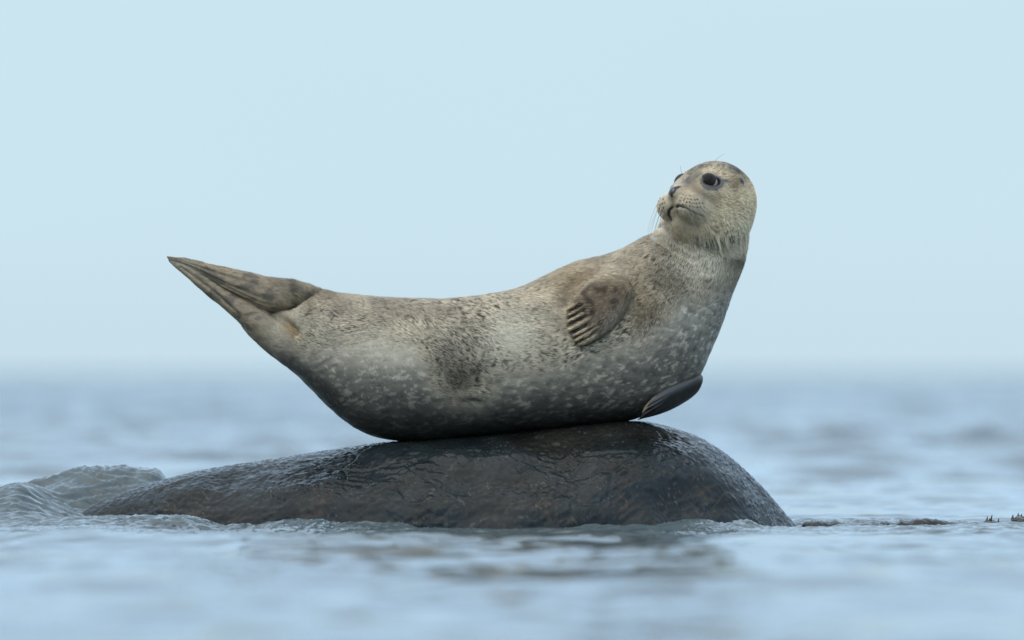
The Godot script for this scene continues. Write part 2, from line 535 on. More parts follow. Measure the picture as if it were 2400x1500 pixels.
func loft(S: Array, nu: int, front: int, back: int, power: float) -> PackedVector3Array:
	var nv := front + back
	var P := PackedVector3Array()
	P.resize(nu * nv)
	for i in nu:
		var q := station(S, float(i) / (nu - 1))
		var tx := wx(q[0]); var ty := wy(q[1]); var bx := wx(q[2]); var by := wy(q[3])
		var cx := (tx + bx) / 2; var cy := (ty + by) / 2
		var ax := (tx - bx) / 2; var ay := (ty - by) / 2
		for j in nv:
			var a := PI * j / front if j <= front else PI + PI * (j - front) / back
			var c := cos(a)
			var s := sin(a)
			c = signf(c) * pow(absf(c), power)
			s = signf(s) * pow(absf(s), power)
			P[i * nv + j] = Vector3(cx + ax * c, cy + ay * c, q[5] * 0.001 + s * q[4] * 0.001)
	return P

var L_TAIL := PackedVector2Array([Vector2(640, 730), Vector2(668, 752), Vector2(700, 782)])
var L_SLIT := PackedVector2Array([Vector2(1049, 848), Vector2(1046, 880), Vector2(1050, 902)])
var L_NECK := PackedVector2Array([Vector2(1530, 556), Vector2(1575, 585), Vector2(1625, 610)])
var L_NECK2 := PackedVector2Array([Vector2(1540, 520), Vector2(1570, 562), Vector2(1620, 592)])
var L_PIT := PackedVector2Array([Vector2(1328, 712), Vector2(1338, 672), Vector2(1368, 646), Vector2(1400, 636)])
var L_SUB := PackedVector2Array([Vector2(560, 752), Vector2(600, 790), Vector2(640, 838)])
var L_WEB := PackedVector2Array([Vector2(425, 628), Vector2(500, 682), Vector2(556, 735)])
var WBX := PackedFloat32Array([500, 600, 690, 760, 850, 900, 960, 1000, 1020, 1060, 1130, 1170, 1220, 1300, 1400, 1480, 1540, 1580, 1610, 1660, 1700, 1750])
var WBY := PackedFloat32Array([760, 790, 818, 808, 782, 772, 792, 838, 885, 920, 930, 888, 862, 850, 822, 788, 752, 712, 690, 672, 660, 650])

func fold(px: float, py: float, pts: PackedVector2Array, w: float, depth: float) -> float:
	var d := line_dist(px, py, pts)
	return -depth * exp(-(d * d) / (w * w)) if d < w * 3.0 else 0.0

func trunk_relief(p: Vector3, n: Vector3) -> float:
	var px := 1200.0 + 1000.0 * p.x
	var py := 1230.0 - 1000.0 * p.y
	var d := 0.0022 * nz.get_noise_3d(p.x * 7.0, p.y * 7.0, p.z * 7.0) + 0.0007 * nz2.get_noise_3d(p.x * 26.0, p.y * 40.0, p.z * 30.0)
	if n.z > 0.0:
		if px < 760.0:
			d += fold(px, py, L_TAIL, 9.0, 0.012) + fold(px, py, L_SUB, 9.0, 0.004) + fold(px, py, L_WEB, 5.0, 0.004)
		elif px < 1180.0:
			d += fold(px, py, L_SLIT, 5.0, 0.006)
			d += 0.006 * blob(px, py, 1112, 928, 22, 12) - 0.008 * blob(px, py, 1120, 942, 14, 5, 0.3)
		elif px > 1300.0:
			d += fold(px, py, L_NECK, 9.0, 0.005) + fold(px, py, L_NECK2, 8.0, 0.006) + fold(px, py, L_PIT, 14.0, 0.010)
			d += 0.010 * blob(px, py, 1420, 650, 60, 40) + 0.006 * blob(px, py, 1550, 590, 22, 30, 0.6)
		# shallow creases of the stretched skin along the flank
		var cr := nz2.get_noise_3d(p.x * 5.0 + p.y * 2.0, p.y * 42.0 - p.x * 6.0, p.z * 10.0)
		d -= 0.0012 * exp(-pow(cr / 0.06, 2.0)) * sstep(0.0, 0.4, nz.get_noise_3d(p.x * 5.0, p.y * 5.0, 3.0))
	return d

# coat of the trunk; alpha says how dry and furry it is
func trunk_coat(p: Vector3, n: Vector3) -> Color:
	var px := 1200.0 + 1000.0 * p.x
	var py := 1230.0 - 1000.0 * p.y
	var n1 := nz.get_noise_3d(p.x * 14.0, p.y * 14.0, p.z * 14.0)
	var n2 := nz2.get_noise_3d(p.x * 55.0, p.y * 70.0, p.z * 60.0)
	var n3 := nz.get_noise_3d(p.x * 150.0, p.y * 190.0, p.z * 150.0)
	var yb := curve_at(WBX, WBY, px) + 16.0 * n1 + 8.0 * n2
	var wet := sstep(-42.0, 52.0, py - yb + 14.0 * n2 + 10.0 * n3)
	# dry coat
	var dry := Color(0.530, 0.448, 0.328) * (1.0 + 0.30 * n1 + 0.15 * n2)
	dry = dry.lerp(Color(0.150, 0.142, 0.115), clampf(0.5 * blob(px, py, 1085, 790, 95, 105, 0.35) + 0.40 * blob(px, py, 900, 725, 170, 32), 0.0, 0.85) * (0.75 + 0.5 * n2))
	dry = dry.lerp(Color(0.095, 0.080, 0.058), 0.8 * blob(px, py, 1085, 885, 50, 45))
	dry = dry.lerp(Color(0.40, 0.295, 0.165), 0.65 * maxf(blob(px, py, 1345, 655, 70, 55), blob(px, py, 1500, 700, 45, 75)))
	dry = dry.lerp(Color(0.110, 0.082, 0.046), 0.85 * maxf(blob(px, py, 1570, 640, 55, 62, -0.5), 0.8 * blob(px, py, 1520, 740, 60, 40, -0.8)))  # brown of the neck, with its shading painted in
	dry = dry.lerp(Color(0.74, 0.67, 0.52), 0.95 * blob(px, py, 1205, 790, 62, 62, 0.7))
	dry = dry.lerp(Color(0.64, 0.56, 0.40), 0.8 * blob(px, py, 950, 800, 60, 50))
	dry = dry.lerp(Color(0.66, 0.62, 0.54), 0.75 * sstep(0.35, -0.25, n.z) * sstep(0.0, 0.5, n.y))  # rim light along the top edge, painted as paler fur
	dry = dry.lerp(Color(0.50, 0.45, 0.34), 0.5 * blob(px, py, 720, 760, 55, 35, 0.4))
	dry = dry.lerp(Color(0.34, 0.22, 0.085), 0.75 * blob(px, py, 690, 775, 30, 16, 0.8))
	dry = dry.lerp(Color(0.76, 0.68, 0.51), 0.85 * maxf(blob(px, py, 1660, 615, 95, 40, 0.0), blob(px, py, 1548, 545, 16, 36, -0.5)))
	dry = dry.lerp(Color(0.20, 0.130, 0.070), 0.45 * sstep(22.0, 4.0, line_dist(px, py, L_PIT) + 9.0 * n2))  # brown crease round the flipper root, groove shade painted in
	dry = dry.lerp(Color(0.24, 0.185, 0.125), 0.7 * maxf(blob(px, py, 762, 690, 50, 22, 0.2), blob(px, py, 735, 715, 14, 26)))
	dry = dry.lerp(Color(0.15, 0.125, 0.09), 0.8 * blob(px, py, 1728, 612, 36, 20))  # shade behind the hanging tufts, painted on the neck
	# smooth wet coat
	var ax := p.x * 0.93 + p.y * 0.36
	var ay := p.y * 0.93 - p.x * 0.36
	var mot := sstep(0.33, 0.47, nz2.get_noise_3d(ax * 42.0, ay * 92.0, p.z * 60.0) + 0.25 * n3)
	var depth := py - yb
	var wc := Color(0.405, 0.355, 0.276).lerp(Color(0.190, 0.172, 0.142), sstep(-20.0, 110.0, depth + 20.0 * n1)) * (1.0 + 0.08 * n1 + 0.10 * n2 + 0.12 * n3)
	wc = wc.lerp(Color(0.31, 0.284, 0.235), 0.7 * blob(px, py, 1640, 730, 80, 110, 0.3))
	wc = wc.lerp(Color(0.70, 0.62, 0.48), mot * 0.62)
	wc = wc.lerp(Color(0.085, 0.080, 0.070), 0.55 * sstep(0.2, 0.55, nz.get_noise_3d(ax * 30.0 + 9.0, ay * 50.0, p.z * 40.0)))
	wc = wc.lerp(Color(0.56, 0.49, 0.36), 0.75 * maxf(blob(px, py, 910, 815, 95, 55), 0.5 * blob(px, py, 1200, 830, 60, 60)))
	var belly_shade := sstep(872.0, 1012.0, py + 14.0 * n1 + 10.0 * n2) * sstep(1640.0, 1480.0, px)  # wet coat low on the belly, with shade above the rock painted in
	wc = wc.lerp(Color(0.026, 0.026, 0.025), 0.9 * belly_shade)
	wc = wc.lerp(Color(0.036, 0.035, 0.033), 0.8 * sstep(40.0, -20.0, 0.72 * (px - 520.0) - (py - 720.0)) * sstep(560.0, 620.0, px) * sstep(860.0, 760.0, px))  # darker along the rear underside
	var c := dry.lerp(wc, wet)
	var furry := 1.0 - 0.72 * wet
	# hind flipper
	var hind := sstep(690.0, 600.0, px + 0.35 * (py - 720.0))
	if hind > 0.0:
		c = c.lerp(hind_coat(p), hind)
		furry = lerpf(furry, 0.35, hind)
	c.a = clampf(furry, 0.0, 1.0)
	return c

func hind_coat(p: Vector3) -> Color:
	var px := 1200.0 + 1000.0 * p.x
	var py := 1230.0 - 1000.0 * p.y
	var n1 := nz.get_noise_3d(p.x * 18.0 + p.y * 6.0, p.y * 30.0, p.z * 20.0)
	var n2 := nz2.get_noise_3d(p.x * 60.0 + p.y * 60.0, p.y * 110.0, p.z * 60.0)
	var c := Color(0.345, 0.268, 0.175) * (1.0 + 0.35 * n1 + 0.25 * n2)
	c = c.lerp(Color(0.100, 0.085, 0.066), 0.8 * sstep(0.05, 0.45, n1 + 0.4 * n2))
	c = c.lerp(Color(0.075, 0.065, 0.052), 0.6 * maxf(blob(px, py, 690, 665, 45, 16, 0.2), blob(px, py, 660, 640, 50, 12, 0.2)))
	c = c.lerp(Color(0.44, 0.39, 0.30), 0.6 * blob(px, py, 430, 615, 50, 14, 0.5))
	return c

func body_z(x: float, y: float) -> float:
	var i := clampi(int((x + 0.9) / 0.006), 0, HW - 1)
	var j := clampi(int((y + 0.05) / 0.006), 0, HH - 1)
	return hz[j * HW + i]

const HW := 300
const HH := 160
var hz := PackedFloat32Array()

func record_front(P: PackedVector3Array) -> void:
	hz.resize(HW * HH)
	hz.fill(-1.0)
	for p in P:
		var i := clampi(int((p.x + 0.9) / 0.006), 0, HW - 1)
		var j := clampi(int((p.y + 0.05) / 0.006), 0, HH - 1)
		hz[j * HW + i] = maxf(hz[j * HW + i], p.z)

# ---------------------------------------------------------------- seal: head, a smooth union of ellipsoids (millimetres; x forward, y up, z to the seal's left)
const HF_ := Vector3(-0.69, 0.0, 0.7238)
const HL_ := Vector3(0.7238, 0.0, 0.69)
var HC := Vector3(0.465, 0.750, 0.035)
var eye_at := Vector3.ZERO
var eye_dir := Vector3(0.50, 0.10, 0.86).normalized()
var carve := false
# lines of the face, laid on the head's surface by mark()
var MOUTH := PackedVector3Array()
var GROOVE := PackedVector3Array()
var NOSTRIL_A := PackedVector3Array()
var NOSTRIL_B := PackedVector3Array()
var LIP := Vector3.ZERO
var NOSE_TOP := PackedVector3Array()
var NOSE_STEM := PackedVector3Array()

func hw(q: Vector3) -> Vector3:
	return HC + (HF_ * q.x + Vector3.UP * q.y + HL_ * q.z) * 0.001

func hl(p: Vector3) -> Vector3:
	var d := (p - HC) * 1000.0
	return Vector3(d.dot(HF_), d.y, d.dot(HL_))

func ell(p: Vector3, c: Vector3, r: Vector3) -> float:
	var q := (p - c) / r
	var k := q.length()
	return k * (k - 1.0) / maxf((q / r).length(), 1e-6)

func smin(a: float, b: float, k: float) -> float:
	var h := maxf(k - absf(a - b), 0.0) / k
	return minf(a, b) - h * h * k * 0.25

func seg3(p: Vector3, a: Vector3, b: Vector3) -> float:
	var ab := b - a
	return p.distance_to(a + ab * clampf((p - a).dot(ab) / ab.length_squared(), 0.0, 1.0))

func poly3(p: Vector3, L: PackedVector3Array) -> float:
	var d := 1e9
	for i in L.size() - 1: d = minf(d, seg3(p, L[i], L[i + 1]))
	return d

func mouth_dist(p: Vector3) -> float:
	return poly3(p, MOUTH)

func mark(pts: Array) -> PackedVector3Array:
	var o := PackedVector3Array()
	for q in pts: o.append(hl(head_hit(q[0], q[1])))
	return o

func head_sdf(p: Vector3) -> float:
	var s := Vector3(p.x, p.y, absf(p.z))
	var d := ell(p, Vector3(-15, 5, 0), Vector3(100, 97, 92))
	d = smin(d, ell(s, Vector3(42, 24, 34), Vector3(44, 42, 42)), 26.0)          # brow and orbit
	d = smin(d, ell(p, Vector3(68, 14, 0), Vector3(60, 36, 42)), 30.0)            # bridge of the muzzle
	d = smin(d, ell(s, Vector3(98, -8, 29), Vector3(43, 35, 36)), 12.0)         # whisker pads
	d = smin(d, ell(p, Vector3(117, 24, 0), Vector3(22, 16, 18)), 12.0)          # nose
	d = smin(d, ell(p, Vector3(84, -46, -4), Vector3(35, 28, 30)), 10.0)          # chin
	d = smin(d, ell(p, Vector3(10, -52, 0), Vector3(92, 74, 86)), 36.0)          # jowls and throat
	if carve:
		if p.x > 40.0:
			var m := mouth_dist(p) - lerpf(1.0, 3.5, sstep(0.412, 0.376, HC.x + (0.7238 * p.z - 0.69 * p.x) * 0.001))
			d = -smin(-d, m, 5.0)
			d = -smin(-d, poly3(p, GROOVE) - 1.8, 3.0)      # groove under the nose
			d = -smin(-d, poly3(p, NOSTRIL_A) - 2.6, 3.0)
			d = -smin(-d, poly3(p, NOSTRIL_B) - 2.2, 3.0)
		var e := s - eye_at
		if e.length_squared() < 1600.0:
			var side := eye_dir.cross(Vector3.UP).normalized()
			var up := side.cross(eye_dir)
			var q := Vector3(e.dot(side) / 21.0, (e.dot(up) - 0.10 * e.dot(side) * signf(side.x)) / 10.8, e.dot(eye_dir) / 15.0)
			var k := q.length()
			d = -smin(-d, (k - 1.0) * 13.0, 4.0)
		d = -smin(-d, s.distance_to(Vector3(-16, 54, 84)) - 7.0, 3.0)              # ear hole
	return d

func head_normal(p: Vector3) -> Vector3:
	var e := 1.2
	return Vector3(head_sdf(p + Vector3(e, 0, 0)) - head_sdf(p - Vector3(e, 0, 0)), head_sdf(p + Vector3(0, e, 0)) - head_sdf(p - Vector3(0, e, 0)), head_sdf(p + Vector3(0, 0, e)) - head_sdf(p - Vector3(0, 0, e))).normalized()

func head_coat(q: Vector3, p: Vector3) -> Color:
	var s := Vector3(q.x, q.y, absf(q.z))
	var n1 := nz.get_noise_3d(q.x * 0.022, q.y * 0.022, q.z * 0.022)
	var n2 := nz2.get_noise_3d(q.x * 0.075, q.y * 0.075, q.z * 0.075)
	var n3 := nz.get_noise_3d(q.x * 0.21, q.y * 0.21, q.z * 0.21)
	var c := Color(0.640, 0.515, 0.335) * (1.0 + 0.16 * n1 + 0.20 * n2 + 0.28 * n3)
	c = c.lerp(Color(0.72, 0.62, 0.45), sstep(0.0, -60.0, q.y) * sstep(70.0, 0.0, q.x) * 0.7)
	# dark crown and the dark blaze down the forehead
	var crown := sstep(52.0, 88.0, q.y + 14.0 * n1 + 10.0 * n2 - 0.10 * q.x)
	c = c.lerp(Color(0.105, 0.093, 0.072), 0.62 * crown * clampf(0.8 + 1.2 * n2, 0.2, 1.2))
	var blaze := exp(-pow((q.z - 14.0 + 12.0 * n1) / 13.0, 2.0)) * sstep(35.0, 55.0, q.y) * sstep(20.0, 50.0, q.x)
	c = c.lerp(Color(0.115, 0.095, 0.066), 0.75 * blaze)
	c = c.lerp(Color(0.20, 0.15, 0.095), 0.5 * exp(-((q - Vector3(86, 30, 30)) / 20.0).length_squared()))
	c = c.lerp(Color(0.19, 0.155, 0.10), 0.5 * sstep(0.1, 0.5, n2) * sstep(20.0, 60.0, q.y))
	var px := 1200.0 + 1000.0 * p.x
	var py := 1230.0 - 1000.0 * p.y
	if q.x * 0.72 + q.z * 0.69 > -40.0:
		c = c.lerp(Color(0.060, 0.050, 0.036), 1.0 * maxf(maxf(blob(px, py, 1628, 402, 34, 13, -0.6), blob(px, py, 1720, 397, 46, 15, 0.55)), 0.8 * blob(px, py, 1605, 428, 13, 20, 0.5)) * (0.9 + 0.5 * n2))
		c = c.lerp(Color(0.13, 0.090, 0.050), 0.75 * maxf(blob(px, py, 1640, 458, 30, 9, 0.5), blob(px, py, 1715, 432, 18, 22)))
		c = c.lerp(Color(0.68, 0.56, 0.36), 0.75 * maxf(blob(px, py, 1655, 402, 28, 7, -0.1), blob(px, py, 1588, 412, 9, 14, 0.6)))
	c = c.lerp(Color(0.13, 0.11, 0.075), 0.92 * sstep(576.0, 592.0, py + 6.0 * n2) * sstep(1640.0, 1690.0, px))  # dark gaps beneath the tufts, shade painted into the coat
	# whisker pads are greyer
	var pad := exp(-((s - Vector3(112, -8, 34)) / 30.0).length_squared())
	c = c.lerp(Color(0.58, 0.51, 0.39), 0.7 * pad)
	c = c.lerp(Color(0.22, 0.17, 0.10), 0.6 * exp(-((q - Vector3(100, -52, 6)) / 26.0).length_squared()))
	# bare dark skin round the eye, drawn out to the rear corner and bagged below
	var e := s - eye_at
	var side := eye_dir.cross(Vector3.UP).normalized()
	var up := side.cross(eye_dir)
	if side.x > 0.0: side = -side                     # towards the back of the head
	var a := e.dot(side)
	var b := e.dot(up)
	var ring := Vector2(a / 29.0, (b + (3.0 if b < 0.0 else 0.0)) / (17.0 if b > 0.0 else 21.0)).length() + 0.10 * n2
	var dark := sstep(1.06, 0.92, ring)
	dark = maxf(dark, sstep(1.0, 0.7, Vector2((a - 30.0) / 16.0, (b - 1.0) / 5.0).length()))
	if e.length_squared() < 2500.0:
		c = c.lerp(Color(0.045, 0.047, 0.050), 0.94 * dark)
		c = c.lerp(Color(0.012, 0.012, 0.014), sstep(1.02, 0.9, Vector2(a / 23.5, b / 15.5).length()))
	# nose, mouth, ear
	var nose := 0.0
	if q.x > 80.0:
		nose = sstep(7.6, 5.2, poly3(q, NOSE_TOP) + 1.5 * n2)
		nose = maxf(nose, sstep(7.0, 5.2, poly3(q, NOSE_STEM) + 1.5 * n2))
		nose = maxf(nose, sstep(2.6, 1.4, poly3(q, GROOVE)))
		nose = maxf(nose, sstep(4.2, 2.8, minf(poly3(q, NOSTRIL_A), poly3(q, NOSTRIL_B))))
	c = c.lerp(Color(0.030, 0.031, 0.034), nose)
	if q.x > 30.0:
		var m := mouth_dist(q)
		c = c.lerp(Color(0.008, 0.008, 0.008), clampf(sstep(1.6, 0.9, m / lerpf(1.4, 3.4, sstep(0.410, 0.376, p.x))) * sstep(0.408, 0.396, p.x) + 0.30 * sstep(4.0, 2.0, m), 0.0, 1.0))
		c = c.lerp(Color(0.09, 0.07, 0.06), 0.8 * exp(-(p - LIP).length_squared() / 0.000049))
	c = c.lerp(Color(0.010, 0.008, 0.008), sstep(13.5, 10.5, s.distance_to(Vector3(-16, 54, 84))))
	c.a = clampf(1.0 - maxf(dark, nose), 0.0, 1.0) * (1.0 - sstep(15.0, 11.5, s.distance_to(Vector3(-16, 54, 84))))
	if q.x > 60.0:
		var lip := sstep(4.0, 8.0, mouth_dist(q))
		c = Color(c.r * lerpf(0.5, 1.0, lip), c.g * lerpf(0.5, 1.0, lip), c.b * lerpf(0.5, 1.0, lip), c.a * lip)
	return c

func surface_nets(g: Geo) -> void:
	var st := 2.8
	var o := Vector3(-126, -136, -106)
	var nx := 101
	var ny := 89
	var nzz := 77
	var D := PackedFloat32Array()
	D.resize(nx * ny * nzz)
	D.fill(99.0)
	for bx in range(0, nx, 4):
		for by in range(0, ny, 4):
			for bz in range(0, nzz, 4):
				var c := head_sdf(o + Vector3(bx + 2, by + 2, bz + 2) * st)
				var fine := absf(c) < 15.0
				for x in range(bx, mini(bx + 4, nx)):
					for y in range(by, mini(by + 4, ny)):
						for z in range(bz, mini(bz + 4, nzz)):
							D[(x * ny + y) * nzz + z] = head_sdf(o + Vector3(x, y, z) * st) if fine else c
	var id := {}
	var sx := ny * nzz
	var corner := [0, 1, nzz, nzz + 1, sx, sx + 1, sx + nzz, sx + nzz + 1]
	var off := [Vector3(0, 0, 0), Vector3(0, 0, 1), Vector3(0, 1, 0), Vector3(0, 1, 1), Vector3(1, 0, 0), Vector3(1, 0, 1), Vector3(1, 1, 0), Vector3(1, 1, 1)]
	var edges := [[0, 1], [2, 3], [4, 5], [6, 7], [0, 2], [1, 3], [4, 6], [5, 7], [0, 4], [1, 5], [2, 6], [3, 7]]
	for x in nx - 1:
		for y in ny - 1:
			var row := x * sx + y * nzz
			for z in nzz - 1:
				var b := row + z
				var pos := 0
				for k in 8:
					if D[b + corner[k]] > 0.0: pos += 1
				if pos == 0 or pos == 8: continue
				var sum := Vector3.ZERO
				var cnt := 0
				for ed in edges:
					var d0 := D[b + corner[ed[0]]]
					var d1 := D[b + corner[ed[1]]]
					if (d0 > 0.0) != (d1 > 0.0):
						sum += (off[ed[0]] as Vector3).lerp(off[ed[1]], d0 / (d0 - d1))
						cnt += 1
				var q := o + (Vector3(x, y, z) + sum / cnt) * st
				id[b] = g.v.size()
				var n := head_normal(q)
				var p := hw(q)
				g.v.append(p)
				g.n.append((HF_ * n.x + Vector3.UP * n.y + HL_ * n.z).normalized())
				g.c.append(head_coat(q, p))
	for b in id:
		var d0 := D[b]
		for ax in 3:
			var step: int = [sx, nzz, 1][ax]
			var u: int = [nzz, 1, sx][ax]
			var w: int = [1, sx, nzz][ax]
			var d1 := D[b + step]
			if (d0 > 0.0) == (d1 > 0.0) or not id.has(b - u) or not id.has(b - w) or not id.has(b - u - w): continue
			var q := [id[b], id[b - u], id[b - u - w], id[b - w]]
			var n: Vector3 = g.n[q[0]]
			if (g.v[q[1]] - g.v[q[0]]).cross(g.v[q[2]] - g.v[q[0]]).dot(n) > 0.0:
				g.i.append_array(PackedInt32Array([q[0], q[2], q[1], q[0], q[3], q[2]]))
			else:
				g.i.append_array(PackedInt32Array([q[0], q[1], q[2], q[0], q[2], q[3]]))

# ---------------------------------------------------------------- seal: fore flippers
var FO := PackedVector2Array([Vector2(1329, 742), Vector2(1331, 728), Vector2(1338, 714), Vector2(1347, 700), Vector2(1357, 687), Vector2(1371, 672), Vector2(1392, 657), Vector2(1418, 648), Vector2(1447, 646), Vector2(1467, 654),
	Vector2(1478, 672), Vector2(1479, 690), Vector2(1474, 706), Vector2(1466, 726), Vector2(1455, 746), Vector2(1440, 765), Vector2(1424, 780), Vector2(1405, 793), Vector2(1386, 803), Vector2(1367, 810), Vector2(1352, 808), Vector2(1346, 799),
	Vector2(1342, 790), Vector2(1336, 782), Vector2(1333, 772), Vector2(1330, 758)])
var LO := PackedVector2Array([Vector2(1642, 878), Vector2(1622, 882), Vector2(1600, 889), Vector2(1578, 898), Vector2(1556, 909), Vector2(1536, 923), Vector2(1518, 940), Vector2(1505, 958), Vector2(1500, 975), Vector2(1492, 984), Vector2(1506, 980), Vector2(1524, 976),
	Vector2(1542, 971), Vector2(1562, 964), Vector2(1582, 955), Vector2(1602, 944), Vector2(1620, 932), Vector2(1634, 919), Vector2(1642, 905), Vector2(1646, 890)])

func ring_point(O: PackedVector2Array, t: float) -> Vector2:
	var n := O.size()
	var f := fposmod(t, 1.0) * n
	var k := int(f) % n
	var u := f - int(f)
	return O[k].cubic_interpolate(O[(k + 1) % n], O[(k + n - 1) % n], O[(k + 2) % n], u)

func digit_wave(px: float, py: float) -> float:
	# ridges of the five digits, which run down to the left
	var v := Vector2(px - 1340, py - 742)
	var across := v.dot(Vector2(0.50, 0.866))
	var along := v.dot(Vector2(0.866, -0.50))
	return cos(TAUF * (across + 4.0 + 2.2 * sin(across * 0.13)) / 14.5) * sstep(46.0, 22.0, along + 7.0 * sin(across * 0.21))

func fore_flipper(g: Geo) -> void:
	var nr := 30
	var na := 150
	var P := PackedVector3Array()
	var C := PackedColorArray()
	var cen := Vector2(1406, 728)
	for i in nr:
		var t := float(i) / (nr - 1)
		var r := sin(t * PI * 0.5)
		for j in na:
			var e := ring_point(FO, float(j) / na)
			var q := cen.lerp(e, r)
			var x := wx(q.x)
			var y := wy(q.y)
			var z := body_z(wx(lerpf(cen.x, e.x, r * 0.9)), wy(lerpf(cen.y, e.y, r * 0.9)))
			z = lerpf(z, body_z(wx(cen.x), wy(cen.y)), 0.5 * (1.0 - r))
			var thick := 0.025 * sqrt(maxf(0.0, 1.0 - pow(r, 4.2))) + 0.0035 * (1.0 - r)
			var sink := lerpf(0.004, -0.012, sstep(690.0, 650.0, q.y))
			thick += 0.0042 * digit_wave(q.x, q.y) * sstep(1.0, 0.93, r)
			P.append(Vector3(x, y, z + sink + thick - (0.010 if i == nr - 1 else 0.0)))
			var n1 := nz.get_noise_3d(x * 40.0, y * 40.0, 2.0)
			var n2 := nz2.get_noise_3d(x * 120.0, y * 120.0, 5.0)
			var c := Color(0.225, 0.165, 0.110) * (1.0 + 0.40 * n2)
			c = c.lerp(Color(0.055, 0.040, 0.028), 0.85 * sstep(-0.02, 0.32, n1 + 0.35 * n2))
			c = c.lerp(Color(0.42, 0.36, 0.27), 0.65 * maxf(blob(q.x, q.y, 1440, 750, 22, 40, 0.6), blob(q.x, q.y, 1400, 790, 40, 14, -0.5)))
			var rim := sstep(0.80, 0.97, r) * sstep(790.0, 740.0, q.y + (q.x - 1400.0) * 0.5)
			c = c.lerp(Color(0.44, 0.36, 0.24), rim * 0.8)
			var tips := sstep(46.0, 10.0, Vector2(q.x - 1340, q.y - 742).dot(Vector2(0.866, -0.5))) * sstep(700.0, 722.0, q.y)
			c = c.lerp(Color(0.66, 0.53, 0.35), tips * sstep(-0.2, 0.6, digit_wave(q.x, q.y)) * 0.9)
			c = c.lerp(Color(0.06, 0.050, 0.042), tips * sstep(-0.3, -0.9, digit_wave(q.x, q.y)) * 0.6)
			c = c.lerp(Color(0.44, 0.36, 0.24), sstep(675.0, 648.0, q.y) * 0.9)
			c.a = 0.85
			C.append(c)
	var N := grid_normals(P, nr, na, true, 1.0)
	var s := 1.0 if N[na * 10].z > 0.0 else -1.0
	if s < 0.0: N = grid_normals(P, nr, na, true, -1.0)
	grid_add(g, P, N, C, nr, na, true, s)

func low_flipper(g: Geo) -> void:
	var nr := 24
	var na := 140
	var P := PackedVector3Array()
	var C := PackedColorArray()
	var cen := Vector2(1578, 928)
	for side in [1.0, -1.0]:
		P.clear()
		C.clear()
		for i in nr:
			var r := sin(float(i) / (nr - 1) * PI * 0.5)
			for j in na:
				var e := ring_point(LO, float(j) / na)
				var q := cen.lerp(e, r)
				var v := Vector2(q.x - 1500, q.y - 975)
				var across := v.dot(Vector2(0.50, 0.866))
				var along := v.dot(Vector2(0.866, -0.50))
				var thick := 0.017 * sqrt(maxf(0.0, 1.0 - r * r * r))
				var rays := cos(TAUF * across / 8.0) * sstep(90.0, 15.0, along) * sstep(1.0, 0.85, r)
				thick += 0.0016 * rays
				var zc := lerpf(0.112, 0.050, sstep(1500.0, 1645.0, q.x))
				zc = lerpf(zc, zc - 0.03, sstep(915.0, 975.0, q.y - (q.x - 1570.0) * -0.45))
				P.append(Vector3(wx(q.x), wy(q.y), zc + thick * side))
				var n1 := nz.get_noise_3d(q.x * 0.05, q.y * 0.05, 8.0)
				var c := Color(0.024, 0.022, 0.020) * (1.0 + 0.3 * n1 + 0.2 * rays)
				var edge := line_dist(q.x, q.y, PackedVector2Array([Vector2(1532, 926), Vector2(1515, 943), Vector2(1504, 962)]))
				c = c.lerp(Color(0.32, 0.26, 0.16), 0.7 * sstep(7.0, 2.0, edge))
				c = c.lerp(Color(0.075, 0.073, 0.072), 0.7 * sstep(20.0, 8.0, line_dist(q.x, q.y, PackedVector2Array([Vector2(1640, 882), Vector2(1600, 897), Vector2(1560, 915), Vector2(1530, 940)]))))  # highlight along the upper edge, painted into the skin
				c = c.lerp(Color(0.20, 0.17, 0.15), 0.5 * blob(q.x, q.y, 1643, 884, 8, 8))
				c.a = 0.0
				C.append(c)
		var N := grid_normals(P, nr, na, true, 1.0)
		var s := 1.0 if N[na * 8].z * side > 0.0 else -1.0
		if s < 0.0: N = grid_normals(P, nr, na, true, -1.0)
		grid_add(g, P, N, C, nr, na, true, s)

# ---------------------------------------------------------------- seal: fur
func fur_flow(p: Vector3, n: Vector3) -> Vector3:
	var px := 1200.0 + 1000.0 * p.x
	var py := 1230.0 - 1000.0 * p.y
	var q := hl(p)
	var d: Vector3
	if q.x > -125.0 and px > 1535.0 and q.y > -105.0 - 0.1 * (px - 1535.0):
		d = (p - hw(Vector3(128, 12, 0))).normalized()
		d.y -= 0.55 * sstep(60.0, -60.0, q.y)
		return d
	# along the trunk, towards the tail
	var bend := sstep(1250.0, 1650.0, px)
	var along := Vector3(-1, 0, 0).lerp(Vector3(-0.45, -0.9, 0), bend)
	along = along.lerp(Vector3(-0.85, 0.5, 0), sstep(900.0, 600.0, px))
	var lift := 0.55 * sstep(840.0, 1000.0, px) * sstep(1240.0, 1150.0, px)
	along.y += lift
	along += Vector3(0, 0.5, 0) * nz.get_noise_3d(p.x * 9.0, p.y * 9.0, p.z * 9.0)
	return along

